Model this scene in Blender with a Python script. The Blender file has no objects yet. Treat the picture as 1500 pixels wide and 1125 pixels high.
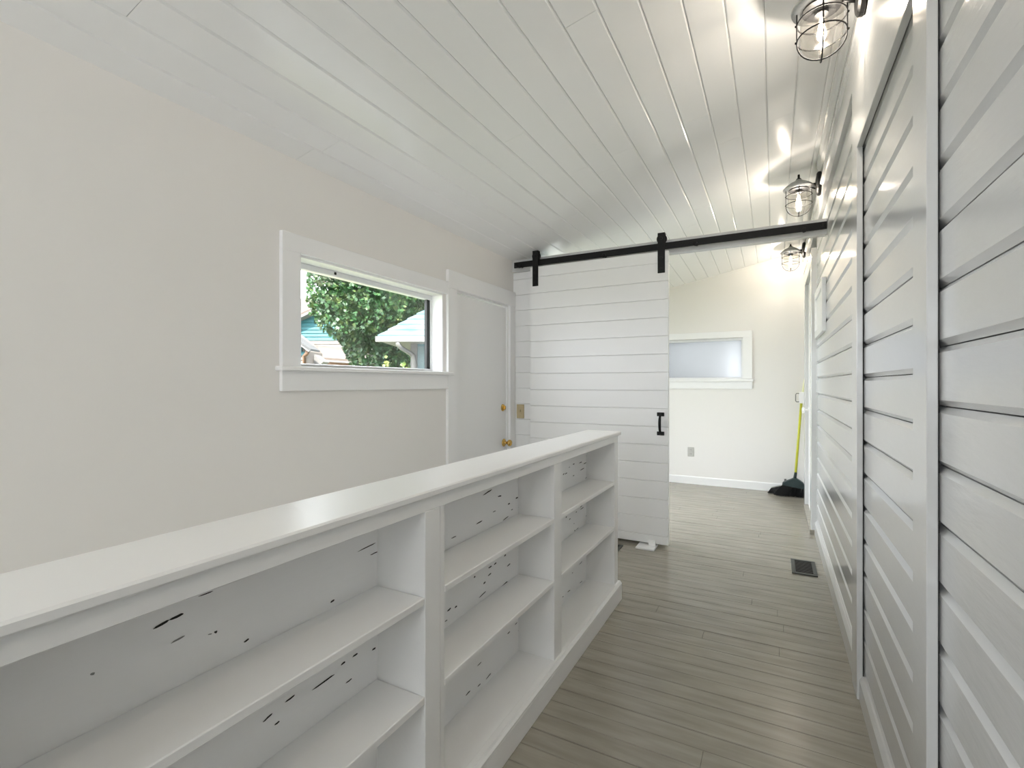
import bpy, bmesh, math, random
from mathutils import Vector, Matrix

random.seed(7)
SC = bpy.context.scene
COL = SC.collection
R = math.radians

# ------------------------------------------------------------------ camera
CAM_H = 1.2
F_PX, CX, CY = 715.2, 750.0, 562.5
YAW = math.atan(384 / 715.2)
cam_data = bpy.data.cameras.new('camera')
cam_data.sensor_fit = 'HORIZONTAL'
cam_data.sensor_width = 36.0
cam_data.lens = F_PX / 1500 * 36.0
cam_data.clip_start = 0.02
cam_data.clip_end = 300
cam = bpy.data.objects.new('camera', cam_data)
cam.location = (0, 0, CAM_H)
cam.rotation_euler = (R(90), 0, YAW)
COL.objects.link(cam)
SC.camera = cam

# ------------------------------------------------------------------ sky, sun, exposure
world = bpy.data.worlds.new('sky')
SC.world = world
world.use_nodes = True
bg = world.node_tree.nodes['Background']
bg.inputs['Color'].default_value = (0.92, 0.945, 1.0, 1)
bg.inputs['Strength'].default_value = 4.8

sun_data = bpy.data.lights.new('sun', 'SUN')
sun_data.energy = 10.0
sun_data.angle = R(0.6)
sun_data.color = (1.0, 0.95, 0.88)
sun = bpy.data.objects.new('sun', sun_data)
sun.rotation_euler = Vector((-0.34, 0.60, -0.72)).to_track_quat('-Z', 'Y').to_euler()
COL.objects.link(sun)


def portal(name, loc, sx, sy, direction):
    l = bpy.data.lights.new(name, 'AREA')
    l.shape = 'RECTANGLE'
    l.size, l.size_y = sx, sy
    l.cycles.is_portal = True
    o = bpy.data.objects.new(name, l)
    o.location = loc
    o.rotation_euler = Vector(direction).to_track_quat('-Z', 'Z').to_euler()
    COL.objects.link(o)


# openings that let the daylight in (sampling guides for the sky, they emit nothing themselves)
BACK_WINDOWS = []
FAR_SIDE_WINDOW = (4.0, 5.25)
FAR_Z = (0.20, 2.10)
for y0, y1 in BACK_WINDOWS:
    portal('sky_portal', (-2.16, (y0 + y1) / 2, 1.45), y1 - y0, 1.2, (1, 0, 0))
portal('sky_portal', (-2.16, 4.625, 1.15), 1.25, 1.9, (1, 0, 0))
portal('sky_portal', (-2.16, 2.15, 1.55), 1.16, 0.54, (1, 0, 0))

portal('sky_portal', (-0.65, -3.55, 1.525), 1.6, 1.25, (0, 1, 0))

SC.view_settings.view_transform = 'Standard'
SC.view_settings.look = 'None'
SC.view_settings.gamma = 1.0
SC.view_settings.use_curve_mapping = False
SC.view_settings.exposure = 1.3
SC.cycles.use_denoising = True
SC.cycles.max_bounces = 14
SC.cycles.diffuse_bounces = 8
SC.cycles.glossy_bounces = 4
SC.cycles.transparent_max_bounces = 12
SC.cycles.caustics_reflective = False
SC.cycles.caustics_refractive = False
SC.cycles.sample_clamp_indirect = 8.0

# ------------------------------------------------------------------ photo pixel -> direction
FW = Vector((-math.sin(YAW), math.cos(YAW), 0))
RT = Vector((math.cos(YAW), math.sin(YAW), 0))
UP = Vector((0, 0, 1))
EYE = Vector((0, 0, CAM_H))


def ray(u, v):
    return FW + RT * ((u - CX) / F_PX) - UP * ((v - CY) / F_PX)


def on_x(u, v, x):
    d = ray(u, v)
    return EYE + d * (x / d.x)


def on_y(u, v, y):
    d = ray(u, v)
    return EYE + d * (y / d.y)


def ext(u, v, d):
    return EYE + ray(u, v) * d


# ------------------------------------------------------------------ materials
MATS = {}


def mat(name, color, rough=0.5, bump=0.0, bump_scale=(60, 60, 60), var=0.0, var_scale=(4, 4, 4), metal=0.0,
        spec=0.5, coat=0.0, color2=None, detail=4.0, bump_dist=0.002):
    if name in MATS:
        return MATS[name]
    m = bpy.data.materials.new(name)
    m.use_nodes = True
    nt = m.node_tree
    b = nt.nodes['Principled BSDF']
    b.inputs['Base Color'].default_value = (*color, 1)
    b.inputs['Roughness'].default_value = rough
    b.inputs['Metallic'].default_value = metal
    b.inputs['Specular IOR Level'].default_value = spec
    b.inputs['Coat Weight'].default_value = coat
    b.inputs['Coat Roughness'].default_value = 0.12
    geo = None
    if bump or var or color2:
        geo = nt.nodes.new('ShaderNodeNewGeometry')
    if var or color2:
        mp = nt.nodes.new('ShaderNodeMapping')
        mp.inputs['Scale'].default_value = var_scale
        nt.links.new(geo.outputs['Position'], mp.inputs['Vector'])
        n = nt.nodes.new('ShaderNodeTexNoise')
        n.inputs['Scale'].default_value = 1.0
        n.inputs['Detail'].default_value = detail
        nt.links.new(mp.outputs['Vector'], n.inputs['Vector'])
        cr = nt.nodes.new('ShaderNodeValToRGB')
        c2 = color2 or tuple(max(0, c * (1 - var)) for c in color)
        cr.color_ramp.elements[0].position = 0.35
        cr.color_ramp.elements[1].position = 0.65
        cr.color_ramp.elements[0].color = (*c2, 1)
        cr.color_ramp.elements[1].color = (*color, 1)
        nt.links.new(n.outputs['Fac'], cr.inputs['Fac'])
        nt.links.new(cr.outputs['Color'], b.inputs['Base Color'])
    if bump:
        mp = nt.nodes.new('ShaderNodeMapping')
        mp.inputs['Scale'].default_value = bump_scale
        nt.links.new(geo.outputs['Position'], mp.inputs['Vector'])
        n = nt.nodes.new('ShaderNodeTexNoise')
        n.inputs['Scale'].default_value = 1.0
        n.inputs['Detail'].default_value = 5.0
        nt.links.new(mp.outputs['Vector'], n.inputs['Vector'])
        bp = nt.nodes.new('ShaderNodeBump')
        bp.inputs['Strength'].default_value = bump
        bp.inputs['Distance'].default_value = bump_dist
        nt.links.new(n.outputs['Fac'], bp.inputs['Height'])
        nt.links.new(bp.outputs['Normal'], b.inputs['Normal'])
    MATS[name] = m
    return m


def glass_mat(name, tint=(1, 1, 1), gloss=0.06, rough=0.02):
    m = bpy.data.materials.new(name)
    m.use_nodes = True
    nt = m.node_tree
    nt.nodes.clear()
    out = nt.nodes.new('ShaderNodeOutputMaterial')
    mix = nt.nodes.new('ShaderNodeMixShader')
    tr = nt.nodes.new('ShaderNodeBsdfTransparent')
    gl = nt.nodes.new('ShaderNodeBsdfGlossy')
    tr.inputs['Color'].default_value = (*tint, 1)
    gl.inputs['Roughness'].default_value = rough
    mix.inputs['Fac'].default_value = gloss
    nt.links.new(tr.outputs[0], mix.inputs[1])
    nt.links.new(gl.outputs[0], mix.inputs[2])
    nt.links.new(mix.outputs[0], out.inputs['Surface'])
    return m


WHITE = (0.875, 0.873, 0.870)
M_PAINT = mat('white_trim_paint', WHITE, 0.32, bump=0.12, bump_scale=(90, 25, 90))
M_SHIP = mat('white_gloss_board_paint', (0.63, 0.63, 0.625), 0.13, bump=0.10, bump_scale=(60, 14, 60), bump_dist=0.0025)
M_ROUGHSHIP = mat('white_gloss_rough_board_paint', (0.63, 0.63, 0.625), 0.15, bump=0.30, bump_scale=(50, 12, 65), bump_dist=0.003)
M_CEIL = mat('white_ceiling_paint', (0.90, 0.90, 0.895), 0.16, bump=0.06, bump_scale=(20, 3, 20), bump_dist=0.004)
M_BARN = mat('white_satin_board_paint', (0.865, 0.863, 0.860), 0.42, bump=0.18, bump_scale=(10, 60, 70))
M_BOOK = mat('white_bookcase_paint', (0.885, 0.883, 0.878), 0.33, bump=0.25, bump_scale=(70, 10, 70))
M_WALL = mat('beige_wall_paint', (0.815, 0.795, 0.765), 0.6, bump=0.06, bump_scale=(80, 80, 80))
M_DARK = mat('dark_gap_backing', (0.02, 0.018, 0.015), 0.9, var=0.3)
M_FLOOR = mat('taupe_floor_paint', (0.36, 0.33, 0.275), 0.22, bump=0.25, bump_scale=(9, 60, 60), var=0.2,
              var_scale=(4, 26, 4), bump_dist=0.003)
M_SUB = mat('subfloor_wood', (0.05, 0.045, 0.038), 0.9, var=0.3)
M_BLACK = mat('black_iron', (0.007, 0.007, 0.007), 0.5, bump=0.15, bump_scale=(120, 120, 120), spec=0.25, var=0.2)
M_GALV = mat('galvanized_shade', (0.42, 0.43, 0.43), 0.38, metal=0.85, var=0.2, var_scale=(60, 60, 60))
M_BRASS = mat('polished_brass', (0.72, 0.47, 0.14), 0.2, metal=1.0, var=0.1, var_scale=(30, 30, 30))
M_TAN = mat('tan_switch_plate', (0.56, 0.46, 0.28), 0.4, var=0.08, var_scale=(40, 40, 40))
M_GREY = mat('grey_outlet_plastic', (0.55, 0.54, 0.51), 0.4, var=0.05, var_scale=(40, 40, 40))
M_GREYDK = mat('grey_slot_plastic', (0.18, 0.18, 0.17), 0.5, var=0.1)
M_REG = mat('grey_green_register_metal', (0.075, 0.08, 0.07), 0.5, var=0.25, var_scale=(50, 50, 50), metal=0.2)
M_REGIN = mat('register_louvre_metal', (0.035, 0.032, 0.028), 0.6, var=0.25, var_scale=(50, 50, 50))
M_YELLOW = mat('yellow_green_handle', (0.62, 0.62, 0.05), 0.35, var=0.1, var_scale=(20, 20, 20))
M_PALE = mat('pale_yellow_grip', (0.80, 0.80, 0.50), 0.4, var=0.05)
M_TEALDK = mat('dark_green_plastic', (0.010, 0.028, 0.028), 0.4, var=0.3, var_scale=(30, 30, 30))
M_BRISTLE = mat('black_bristle', (0.012, 0.012, 0.012), 0.6, var=0.5, var_scale=(90, 90, 20))
M_PAN = mat('grey_dustpan_plastic', (0.10, 0.10, 0.095), 0.4, var=0.3, var_scale=(40, 40, 40))
M_CHIP = mat('bare_dark_wood_chip', (0.03, 0.028, 0.025), 0.9, var=0.4, var_scale=(50, 50, 50))
M_CHIPL = mat('grey_scuff', (0.30, 0.30, 0.29), 0.8, var=0.3, var_scale=(80, 80, 80))
M_VINYL = mat('white_vinyl', (0.83, 0.83, 0.84), 0.3, var=0.02)
M_RUBBER = mat('black_rubber', (0.01, 0.01, 0.01), 0.6, var=0.2)
M_GLASS = glass_mat('window_glass', (0.98, 1.0, 1.0), 0.05)
M_LAMPGLASS = glass_mat('lamp_glass', (0.97, 0.95, 0.92), 0.10, 0.12)


def frosted():
    m = bpy.data.materials.new('frosted_glass')
    m.use_nodes = True
    nt = m.node_tree
    nt.nodes.clear()
    out = nt.nodes.new('ShaderNodeOutputMaterial')
    mix = nt.nodes.new('ShaderNodeMixShader')
    tl = nt.nodes.new('ShaderNodeBsdfTranslucent')
    gl = nt.nodes.new('ShaderNodeBsdfGlossy')
    geo = nt.nodes.new('ShaderNodeNewGeometry')
    n = nt.nodes.new('ShaderNodeTexNoise')
    n.inputs['Scale'].default_value = 2.5
    cr = nt.nodes.new('ShaderNodeValToRGB')
    cr.color_ramp.elements[0].color = (0.33, 0.335, 0.33, 1)
    cr.color_ramp.elements[1].color = (0.37, 0.375, 0.375, 1)
    nt.links.new(geo.outputs['Position'], n.inputs['Vector'])
    nt.links.new(n.outputs['Fac'], cr.inputs['Fac'])
    nt.links.new(cr.outputs['Color'], tl.inputs['Color'])
    gl.inputs['Roughness'].default_value = 0.15
    mix.inputs['Fac'].default_value = 0.06
    nt.links.new(tl.outputs[0], mix.inputs[1])
    nt.links.new(gl.outputs[0], mix.inputs[2])
    nt.links.new(mix.outputs[0], out.inputs['Surface'])
    return m


M_FROST = frosted()


def emit_mat(name, color, strength):
    m = bpy.data.materials.new(name)
    m.use_nodes = True
    nt = m.node_tree
    b = nt.nodes['Principled BSDF']
    b.inputs['Emission Color'].default_value = (*color, 1)
    b.inputs['Emission Strength'].default_value = strength
    return m


# ------------------------------------------------------------------ mesh helpers
def link_mesh(name, me, parent=None, loc=(0, 0, 0)):
    o = bpy.data.objects.new(name, me)
    o.location = loc
    COL.objects.link(o)
    if parent is not None:
        o.parent = parent
    return o


def mesh_from(name, verts, faces, m, smooth=False):
    me = bpy.data.meshes.new(name)
    me.from_pydata([tuple(v) for v in verts], [], faces)
    me.materials.append(m)
    bm = bmesh.new()
    bm.from_mesh(me)
    bmesh.ops.recalc_face_normals(bm, faces=bm.faces)
    bm.to_mesh(me)
    bm.free()
    if smooth:
        for p in me.polygons:
            p.use_smooth = True
    return me


def bm_obj(name, bm, m, parent=None, loc=(0, 0, 0), smooth=False, recalc=True):
    if recalc:
        bmesh.ops.recalc_face_normals(bm, faces=bm.faces)
    me = bpy.data.meshes.new(name)
    bm.to_mesh(me)
    bm.free()
    me.materials.append(m)
    if smooth:
        for p in me.polygons:
            p.use_smooth = True
    return link_mesh(name, me, parent, loc)


def add_box(bm, lo, hi, bev=0.0):
    c = [(lo[i] + hi[i]) / 2 for i in range(3)]
    s = [max(1e-5, hi[i] - lo[i]) for i in range(3)]
    r = bmesh.ops.create_cube(bm, size=1.0)
    bmesh.ops.scale(bm, vec=s, verts=r['verts'])
    bmesh.ops.translate(bm, vec=c, verts=r['verts'])
    if bev:
        es = list({e for v in r['verts'] for e in v.link_edges})
        bmesh.ops.bevel(bm, geom=es, offset=bev, segments=1, affect='EDGES', profile=0.5)


def box(name, lo, hi, m, parent=None, bev=0.0, origin=None):
    """one box given by world corners; origin (if any) is the parent's location"""
    bm = bmesh.new()
    if origin:
        lo = [lo[i] - origin[i] for i in range(3)]
        hi = [hi[i] - origin[i] for i in range(3)]
    c = [(lo[i] + hi[i]) / 2 for i in range(3)]
    add_box(bm, [lo[i] - c[i] for i in range(3)], [hi[i] - c[i] for i in range(3)], bev)
    return bm_obj(name, bm, m, parent, loc=c)


def add_tube(bm, pts, r, n=8, closed=False, cap=True):
    pts = [Vector(p) for p in pts]
    N = len(pts)
    rr = r if isinstance(r, (list, tuple)) else [r] * N
    rings = []
    prev = None
    for i, p in enumerate(pts):
        if closed:
            t = pts[(i + 1) % N] - pts[i - 1]
        else:
            t = pts[min(i + 1, N - 1)] - pts[max(i - 1, 0)]
        t.normalize()
        if prev is None:
            a = Vector((0, 0, 1)) if abs(t.z) < 0.9 else Vector((1, 0, 0))
            x = t.cross(a).normalized()
        else:
            x = (prev - t * prev.dot(t)).normalized()
        prev = x
        y = t.cross(x)
        rings.append([bm.verts.new(p + (x * math.cos(2 * math.pi * k / n) + y * math.sin(2 * math.pi * k / n)) * rr[i])
                      for k in range(n)])
    for i in range(N if closed else N - 1):
        a, b = rings[i], rings[(i + 1) % N]
        for k in range(n):
            bm.faces.new((a[k], a[(k + 1) % n], b[(k + 1) % n], b[k]))
    if cap and not closed:
        bm.faces.new(rings[0][::-1])
        bm.faces.new(rings[-1])


def add_lathe(bm, prof, n=24, center=(0, 0, 0), axis='Z'):
    """prof: list of (radius, height); revolved about an axis through center"""
    c = Vector(center)
    rings = []
    for r, h in prof:
        ring = []
        for k in range(n):
            a = 2 * math.pi * k / n
            x, y = r * math.cos(a), r * math.sin(a)
            p = {'Z': (x, y, h), 'X': (h, x, y), 'Y': (x, h, y)}[axis]
            ring.append(bm.verts.new(c + Vector(p)))
        rings.append(ring)
    for a, b in zip(rings[:-1], rings[1:]):
        for k in range(n):
            bm.faces.new((a[k], a[(k + 1) % n], b[(k + 1) % n], b[k]))
    if prof[0][0] > 1e-4:
        bm.faces.new(rings[0][::-1])
    if prof[-1][0] > 1e-4:
        bm.faces.new(rings[-1])


PRISMS = {}


def prism_mesh(name, prof, axis, length, m):
    """closed profile extruded from 0 to length; profile axes: Y->(x,z)  X->(y,z)  Z->(x,y). Alike pieces share the mesh."""
    key = (name, tuple((round(a, 5), round(b, 5)) for a, b in prof), axis, round(length, 5), m.name)
    if key in PRISMS:
        return PRISMS[key]
    n = len(prof)
    vs = []
    for l in (0, length):
        for a, b in prof:
            vs.append({'Y': (a, l, b), 'X': (l, a, b), 'Z': (a, b, l)}[axis])
    fs = [tuple(range(n)), tuple(range(2 * n - 1, n - 1, -1))]
    for i in range(n):
        j = (i + 1) % n
        fs.append((i, j, n + j, n + i))
    me = mesh_from(name, vs, fs, m)
    PRISMS[key] = me
    return me


def prism(name, prof, axis, l0, l1, m, parent=None, at=(0, 0, 0)):
    me = prism_mesh(name, prof, axis, l1 - l0, m)
    off = {'Y': Vector((0, l0, 0)), 'X': Vector((l0, 0, 0)), 'Z': Vector((0, 0, l0))}[axis]
    return link_mesh(name, me, parent, Vector(at) + off)


def poly_prism(name, pts, thick, m, parent=None, origin=(0, 0, 0)):
    """a flat polygon of world points with a thickness vector"""
    o = Vector(origin)
    P = [Vector(p) - o for p in pts]
    t = Vector(thick)
    n = len(P)
    vs = P + [p + t for p in P]
    fs = [tuple(range(n)), tuple(range(2 * n - 1, n - 1, -1))]
    for i in range(n):
        j = (i + 1) % n
        fs.append((i, j, n + j, n + i))
    return link_mesh(name, mesh_from(name, vs, fs, m), parent)


def thing(name, loc, label, cat, group=None):
    o = bpy.data.objects.new(name, None)
    o.empty_display_size = 0.05
    o.location = loc
    COL.objects.link(o)
    tag(o, label, cat, group)
    return o


def tag(o, label, cat, group=None, kind=None):
    o['label'] = label
    o['category'] = cat
    if group:
        o['group'] = group
    if kind:
        o['kind'] = kind
    return o


def struct(o, label=None):
    o['kind'] = 'structure'
    if label:
        o['label'] = label
    return o


def struct_root(name, label=None, loc=(0, 0, 0)):
    o = bpy.data.objects.new(name, None)
    o.empty_display_size = 0.05
    o.location = loc
    COL.objects.link(o)
    return struct(o, label)


def wall_with_holes(name, plane, fixed0, fixed1, a0, a1, z0, z1, holes, m):
    """plane 'X': spans y=a, z ; plane 'Y': spans x=a, z. holes: (a0,a1,z0,z1). Solid cells with merged edges."""
    As = sorted({a0, a1, *[h[0] for h in holes], *[h[1] for h in holes]})
    Zs = sorted({z0, z1, *[h[2] for h in holes], *[h[3] for h in holes]})
    bm = bmesh.new()
    for i in range(len(As) - 1):
        for j in range(len(Zs) - 1):
            ca, cz = (As[i] + As[i + 1]) / 2, (Zs[j] + Zs[j + 1]) / 2
            if any(h[0] < ca < h[1] and h[2] < cz < h[3] for h in holes):
                continue
            if plane == 'X':
                add_box(bm, (fixed0, As[i], Zs[j]), (fixed1, As[i + 1], Zs[j + 1]))
            else:
                add_box(bm, (As[i], fixed0, Zs[j]), (As[i + 1], fixed1, Zs[j + 1]))
    bmesh.ops.remove_doubles(bm, verts=bm.verts, dist=1e-5)
    dup = {}
    for f in bm.faces:
        dup.setdefault(tuple(sorted(v.index for v in f.verts)), []).append(f)
    bm.verts.index_update()
    dup = {}
    for f in bm.faces:
        dup.setdefault(tuple(sorted(v.index for v in f.verts)), []).append(f)
    kill = [f for fs in dup.values() if len(fs) > 1 for f in fs]
    if kill:
        bmesh.ops.delete(bm, geom=kill, context='FACES_ONLY')
    return struct(bm_obj(name, bm, m))


# ------------------------------------------------------------------ main dimensions (metres)
XL, XR = -2.0, 0.30          # left wall, right wall faces
Y_FAR, Y_BACK = 6.20, -3.4
Y_PART = 3.75                # face of the partition boards
SLOPE = 0.20
Z_LEFT = 2.265
Y_BEND, DROP = 3.95, 0.065


def ceil_z(x, y=0.0):
    z = Z_LEFT + SLOPE * (x - XL)
    if y > Y_BEND:
        z -= DROP * (y - Y_BEND) / (Y_FAR - Y_BEND)
    return z


# ================================================================== STRUCTURE
# ---- floor: subfloor slabs with painted planks on top
Z_SUNK = -0.165
bm = bmesh.new()
add_box(bm, (-0.95, Y_BACK, -0.12), (0.33, 3.76, -0.020))
add_box(bm, (-1.25, 2.76, -0.12), (-0.95, 3.76, -0.020))
add_box(bm, (XL, 3.76, -0.12), (0.33, Y_FAR + 0.02, -0.020))
floor = struct(bm_obj('floor', bm, M_SUB), 'taupe painted narrow plank floor')
PITCH_F = 0.0832
prng = random.Random(3)


def plank_prof(w, dz):
    c = 0.0022
    g = 0.0004
    return [(g, -0.020), (w - g, -0.020), (w - g, dz - c), (w - g - c, dz), (g + c, dz), (g, dz - c)]


y = 2.537 - PITCH_F * 28
k = 0
while y < Y_FAR - 0.004:
    w = min(PITCH_F, Y_FAR - y)
    x0 = -0.95 if y < 2.76 else (-1.25 if y < 3.76 else XL)
    cuts = [x0]
    if abs(y - 2.45) < 0.02:
        cuts += [-0.30, 0.02]
    elif prng.random() < 0.3:
        cuts.append(prng.uniform(-0.6, 0.2))
    elif y > 3.76 and prng.random() < 0.5:
        cuts.append(prng.uniform(-1.6, -0.2))
    cuts.append(0.325)
    dz = prng.choice((0.0, -0.0006, 0.0006, -0.001))
    ww = w - (0.0016 if (abs(y - 2.45) < 0.02 or abs(y - 2.537) < 0.02 or k % 5 == 0) else 0.0)
    for a, b in zip(cuts[:-1], cuts[1:]):
        prism('floor_plank', plank_prof(ww, dz), 'X', a + 0.0006, b - 0.0006, M_FLOOR, floor, (0, y, 0))
    y += PITCH_F
    k += 1
# sunken entry floor behind the bookcase, in front of the outside door; pale colour added to bounce light upward
fl = box('floor_entry', (XL, Y_BACK, Z_SUNK - 0.1), (-0.95, 3.76, Z_SUNK), mat('pale_bounce_floor', (0.60, 0.58, 0.54), 0.4, var=0.06, var_scale=(3, 3, 3)))
struct(fl, 'lower unseen entry floor behind the bookcase, kept pale to bounce light')
bm = bmesh.new()
add_box(bm, (-0.952, Y_BACK, Z_SUNK), (-0.932, 2.76, -0.001))
add_box(bm, (-1.262, 2.76, Z_SUNK), (-1.252, 3.76, -0.001))
add_box(bm, (-1.252, 2.745, Z_SUNK), (-0.94, 2.757, -0.001))
struct(bm_obj('trim_floor_edge', bm, M_PAINT), 'white riser board along the floor edge')

# ---- ceiling: slab and sloped boards
bm = bmesh.new()
sl = []
for yy in (Y_BACK - 0.1, Y_BEND, Y_FAR + 0.12):
    for xx in (XL - 0.14, XR + 0.08):
        for dz in (0.03, 0.13):
            sl.append(bm.verts.new((xx, yy, ceil_z(xx, yy) + dz)))
for i in (0, 1):
    o = i * 4
    q = sl[o:o + 8]
    bm.faces.new((q[0], q[2], q[6], q[4]))
    bm.faces.new((q[1], q[3], q[7], q[5]))
    bm.faces.new((q[0], q[1], q[5], q[4]))
    bm.faces.new((q[2], q[3], q[7], q[6]))
bm.faces.new((sl[0], sl[1], sl[3], sl[2]))
bm.faces.new((sl[8], sl[9], sl[11], sl[10]))
ceiling = struct(bm_obj('ceiling', bm, M_DARK), 'sloped white tongue and groove board ceiling')

crng = random.Random(11)
edges = [XL - 0.03, -1.875] + [-1.875 + 0.1315 * i for i in range(1, 17)] + [XR + 0.03]


def ceiling_board(xa, xb, ya, yb):
    c, d, th = 0.0065, 0.006, 0.024
    prof = [(xa + 0.0005, th), (xa + 0.0005, d), (xa + c, 0), (xb - c, 0), (xb - 0.0005, d), (xb - 0.0005, th)]
    ys = [ya + 0.0008] + ([Y_BEND] if ya < Y_BEND < yb else []) + [yb - 0.0008]
    xm, ym = (xa + xb) / 2, (ya + yb) / 2
    base = Vector((xm, ym, ceil_z(xm, ym)))
    vs, fs = [], []
    for yy in ys:
        for px, pz in prof:
            vs.append(Vector((px, yy, ceil_z(px, yy) + pz)) - base)
    n = len(prof)
    for s in range(len(ys) - 1):
        for i in range(n):
            j = (i + 1) % n
            fs.append((s * n + i, s * n + j, (s + 1) * n + j, (s + 1) * n + i))
    fs.append(tuple(range(n)))
    fs.append(tuple(range((len(ys) - 1) * n, len(ys) * n))[::-1])
    link_mesh('ceiling_board', mesh_from('ceiling_board', vs, fs, M_CEIL), ceiling, base)


for i in range(len(edges) - 1):
    js = [Y_BACK]
    yj = crng.uniform(0.2, 3.2)
    while yj < Y_FAR - 0.5:
        js.append(yj)
        yj += crng.uniform(1.9, 3.0)
    js.append(Y_FAR)
    for a, b in zip(js[:-1], js[1:]):
        ceiling_board(edges[i], edges[i + 1], a, b)

# ---- left wall, far wall, back wall
WIN1 = (1.569, 2.728, 1.283, 1.820)
DOOR1 = (2.864, 3.657, Z_SUNK, 1.867)
holes = [WIN1, DOOR1] + [(a, b, 0.85, 2.05) for a, b in BACK_WINDOWS] + [(*FAR_SIDE_WINDOW, *FAR_Z)]
w = wall_with_holes('wall_left', 'X', XL - 0.13, XL, Y_BACK, Y_FAR + 0.12, Z_SUNK - 0.1, 2.285, holes, M_WALL)
struct(w, 'plain warm beige wall')
WIN2 = (-1.82, -0.315, 1.258, 1.737)
w = wall_with_holes('wall_far', 'Y', Y_FAR, Y_FAR + 0.12, XL, XR + 0.06, -0.12, 2.68, [WIN2], M_WALL)
struct(w, 'plain warm beige end wall of the far room')
WIN_FILL = (-1.45, 0.15, 0.90, 2.15)  # added window out of view, lets in fill daylight
w = wall_with_holes('wall_back', 'Y', Y_BACK - 0.12, Y_BACK, XL - 0.13, XR + 0.06, Z_SUNK - 0.1, 2.78, [WIN_FILL], M_WALL)
struct(w, 'beige wall behind the camera')
r = struct_root('window_4', 'large added window behind the camera for fill daylight')
a, b, z0, z1 = WIN_FILL
for nm, lo, hi in (('window_casing', (a - 0.09, Y_BACK, z1), (b + 0.09, Y_BACK + 0.02, z1 + 0.1)),
                   ('window_casing', (a - 0.09, Y_BACK, z0), (a, Y_BACK + 0.02, z1)),
                   ('window_casing', (b, Y_BACK, z0), (b + 0.09, Y_BACK + 0.02, z1)),
                   ('window_sill', (a - 0.1, Y_BACK - 0.1, z0 - 0.03), (b + 0.1, Y_BACK + 0.04, z0)),
                   ('window_mullion', ((a + b) / 2 - 0.025, Y_BACK - 0.10, z0), ((a + b) / 2 + 0.025, Y_BACK - 0.06, z1)),
                   ('window_pane', (a, Y_BACK - 0.085, z0), (b, Y_BACK - 0.081, z1))):
    box(nm, lo, hi, M_GLASS if nm == 'window_pane' else M_PAINT, r)

# frames for the windows that only give light (behind the camera and behind the barn door)
for n_, (a, b) in zip((3,), [*BACK_WINDOWS, FAR_SIDE_WINDOW]):
    r = struct_root('window_%d' % n_, 'white framed side window')
    wz0, wz1 = FAR_Z if n_ == 3 else (0.85, 2.05)
    for nm, lo, hi in (('window_casing', (XL, a - 0.09, wz1), (XL + 0.02, b + 0.09, wz1 + 0.1)),
                       ('window_casing', (XL, a - 0.09, wz0), (XL + 0.02, a, wz1)),
                       ('window_casing', (XL, b, wz0), (XL + 0.02, b + 0.09, wz1)),
                       ('window_sill', (XL - 0.1, a - 0.1, wz0 - 0.03), (XL + 0.04, b + 0.1, wz0)),
                       ('window_mullion', (XL - 0.10, (a + b) / 2 - 0.02, wz0), (XL - 0.06, (a + b) / 2 + 0.02, wz1)),
                       ('window_pane', (XL - 0.085, a, wz0), (XL - 0.081, b, wz1))):
        box(nm, lo, hi, M_GLASS if nm == 'window_pane' else M_PAINT, r)

# ---- right wall: dark backing and glossy V-groove boards
bm = bmesh.new()
add_box(bm, (XR + 0.026, Y_BACK, -0.12), (XR + 0.08, Y_FAR + 0.12, 2.80))
wr = struct(bm_obj('wall_right', bm, M_DARK), 'glossy white V-groove board wall')
PITCH_R = 0.1243


def vboard_profile(h, c=0.0135, d=0.0115, t=0.026, g=0.0012):
    return [(t, g), (d, g), (0, c), (0, h - c), (d, h - g), (t, h - g)]


def right_boards(y0, y1, z_joint, zlo, zhi, m):
    n0 = math.floor((zlo - z_joint) / PITCH_R)
    js = [z_joint + (n0 + i) * PITCH_R for i in range(40)]
    js = [zlo] + [z for z in js if zlo + 0.04 < z < zhi - 0.04] + [zhi]
    for a, b in zip(js[:-1], js[1:]):
        prism('wall_board', vboard_profile(b - a), 'Y', y0, y1, m, wr, (XR, 0, a))


Z_TRIM = 2.39
C2A, C2B = 1.293, 1.406          # nearer casing of the boarded opening
C1A, C1B = 2.258, 2.388          # farther casing
D2A, D2B = 4.70, 5.52            # far door opening
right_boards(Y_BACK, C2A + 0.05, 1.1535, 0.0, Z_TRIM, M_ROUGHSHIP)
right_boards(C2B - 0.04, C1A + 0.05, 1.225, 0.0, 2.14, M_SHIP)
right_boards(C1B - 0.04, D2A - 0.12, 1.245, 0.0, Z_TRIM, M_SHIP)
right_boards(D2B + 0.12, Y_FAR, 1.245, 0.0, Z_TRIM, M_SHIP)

XC = 0.277
t1 = struct_root('trim_1', 'flat white casing around the boarded-over doorway')
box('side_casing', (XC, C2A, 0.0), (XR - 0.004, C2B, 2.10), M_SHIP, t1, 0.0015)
box('gap_shade_strip', (XR - 0.004, C2A + 0.012, 0.0), (XR + 0.0005, C2B - 0.005, 2.10), M_DARK, t1)  # dark filler painted in as shade of the gap behind the casing
box('gap_shade_strip', (XR - 0.004, C1A + 0.012, 0.0), (XR + 0.0005, C1B - 0.005, 2.10), M_DARK, t1)
box('gap_shade_strip', (XR - 0.004, C2A + 0.012, 2.112), (XR + 0.0005, C1B - 0.005, Z_TRIM), M_DARK, t1)
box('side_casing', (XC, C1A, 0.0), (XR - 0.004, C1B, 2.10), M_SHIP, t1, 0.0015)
box('head_casing', (XC, C2A, 2.10), (XR - 0.004, C1B, Z_TRIM), M_SHIP, t1, 0.0015)
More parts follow.
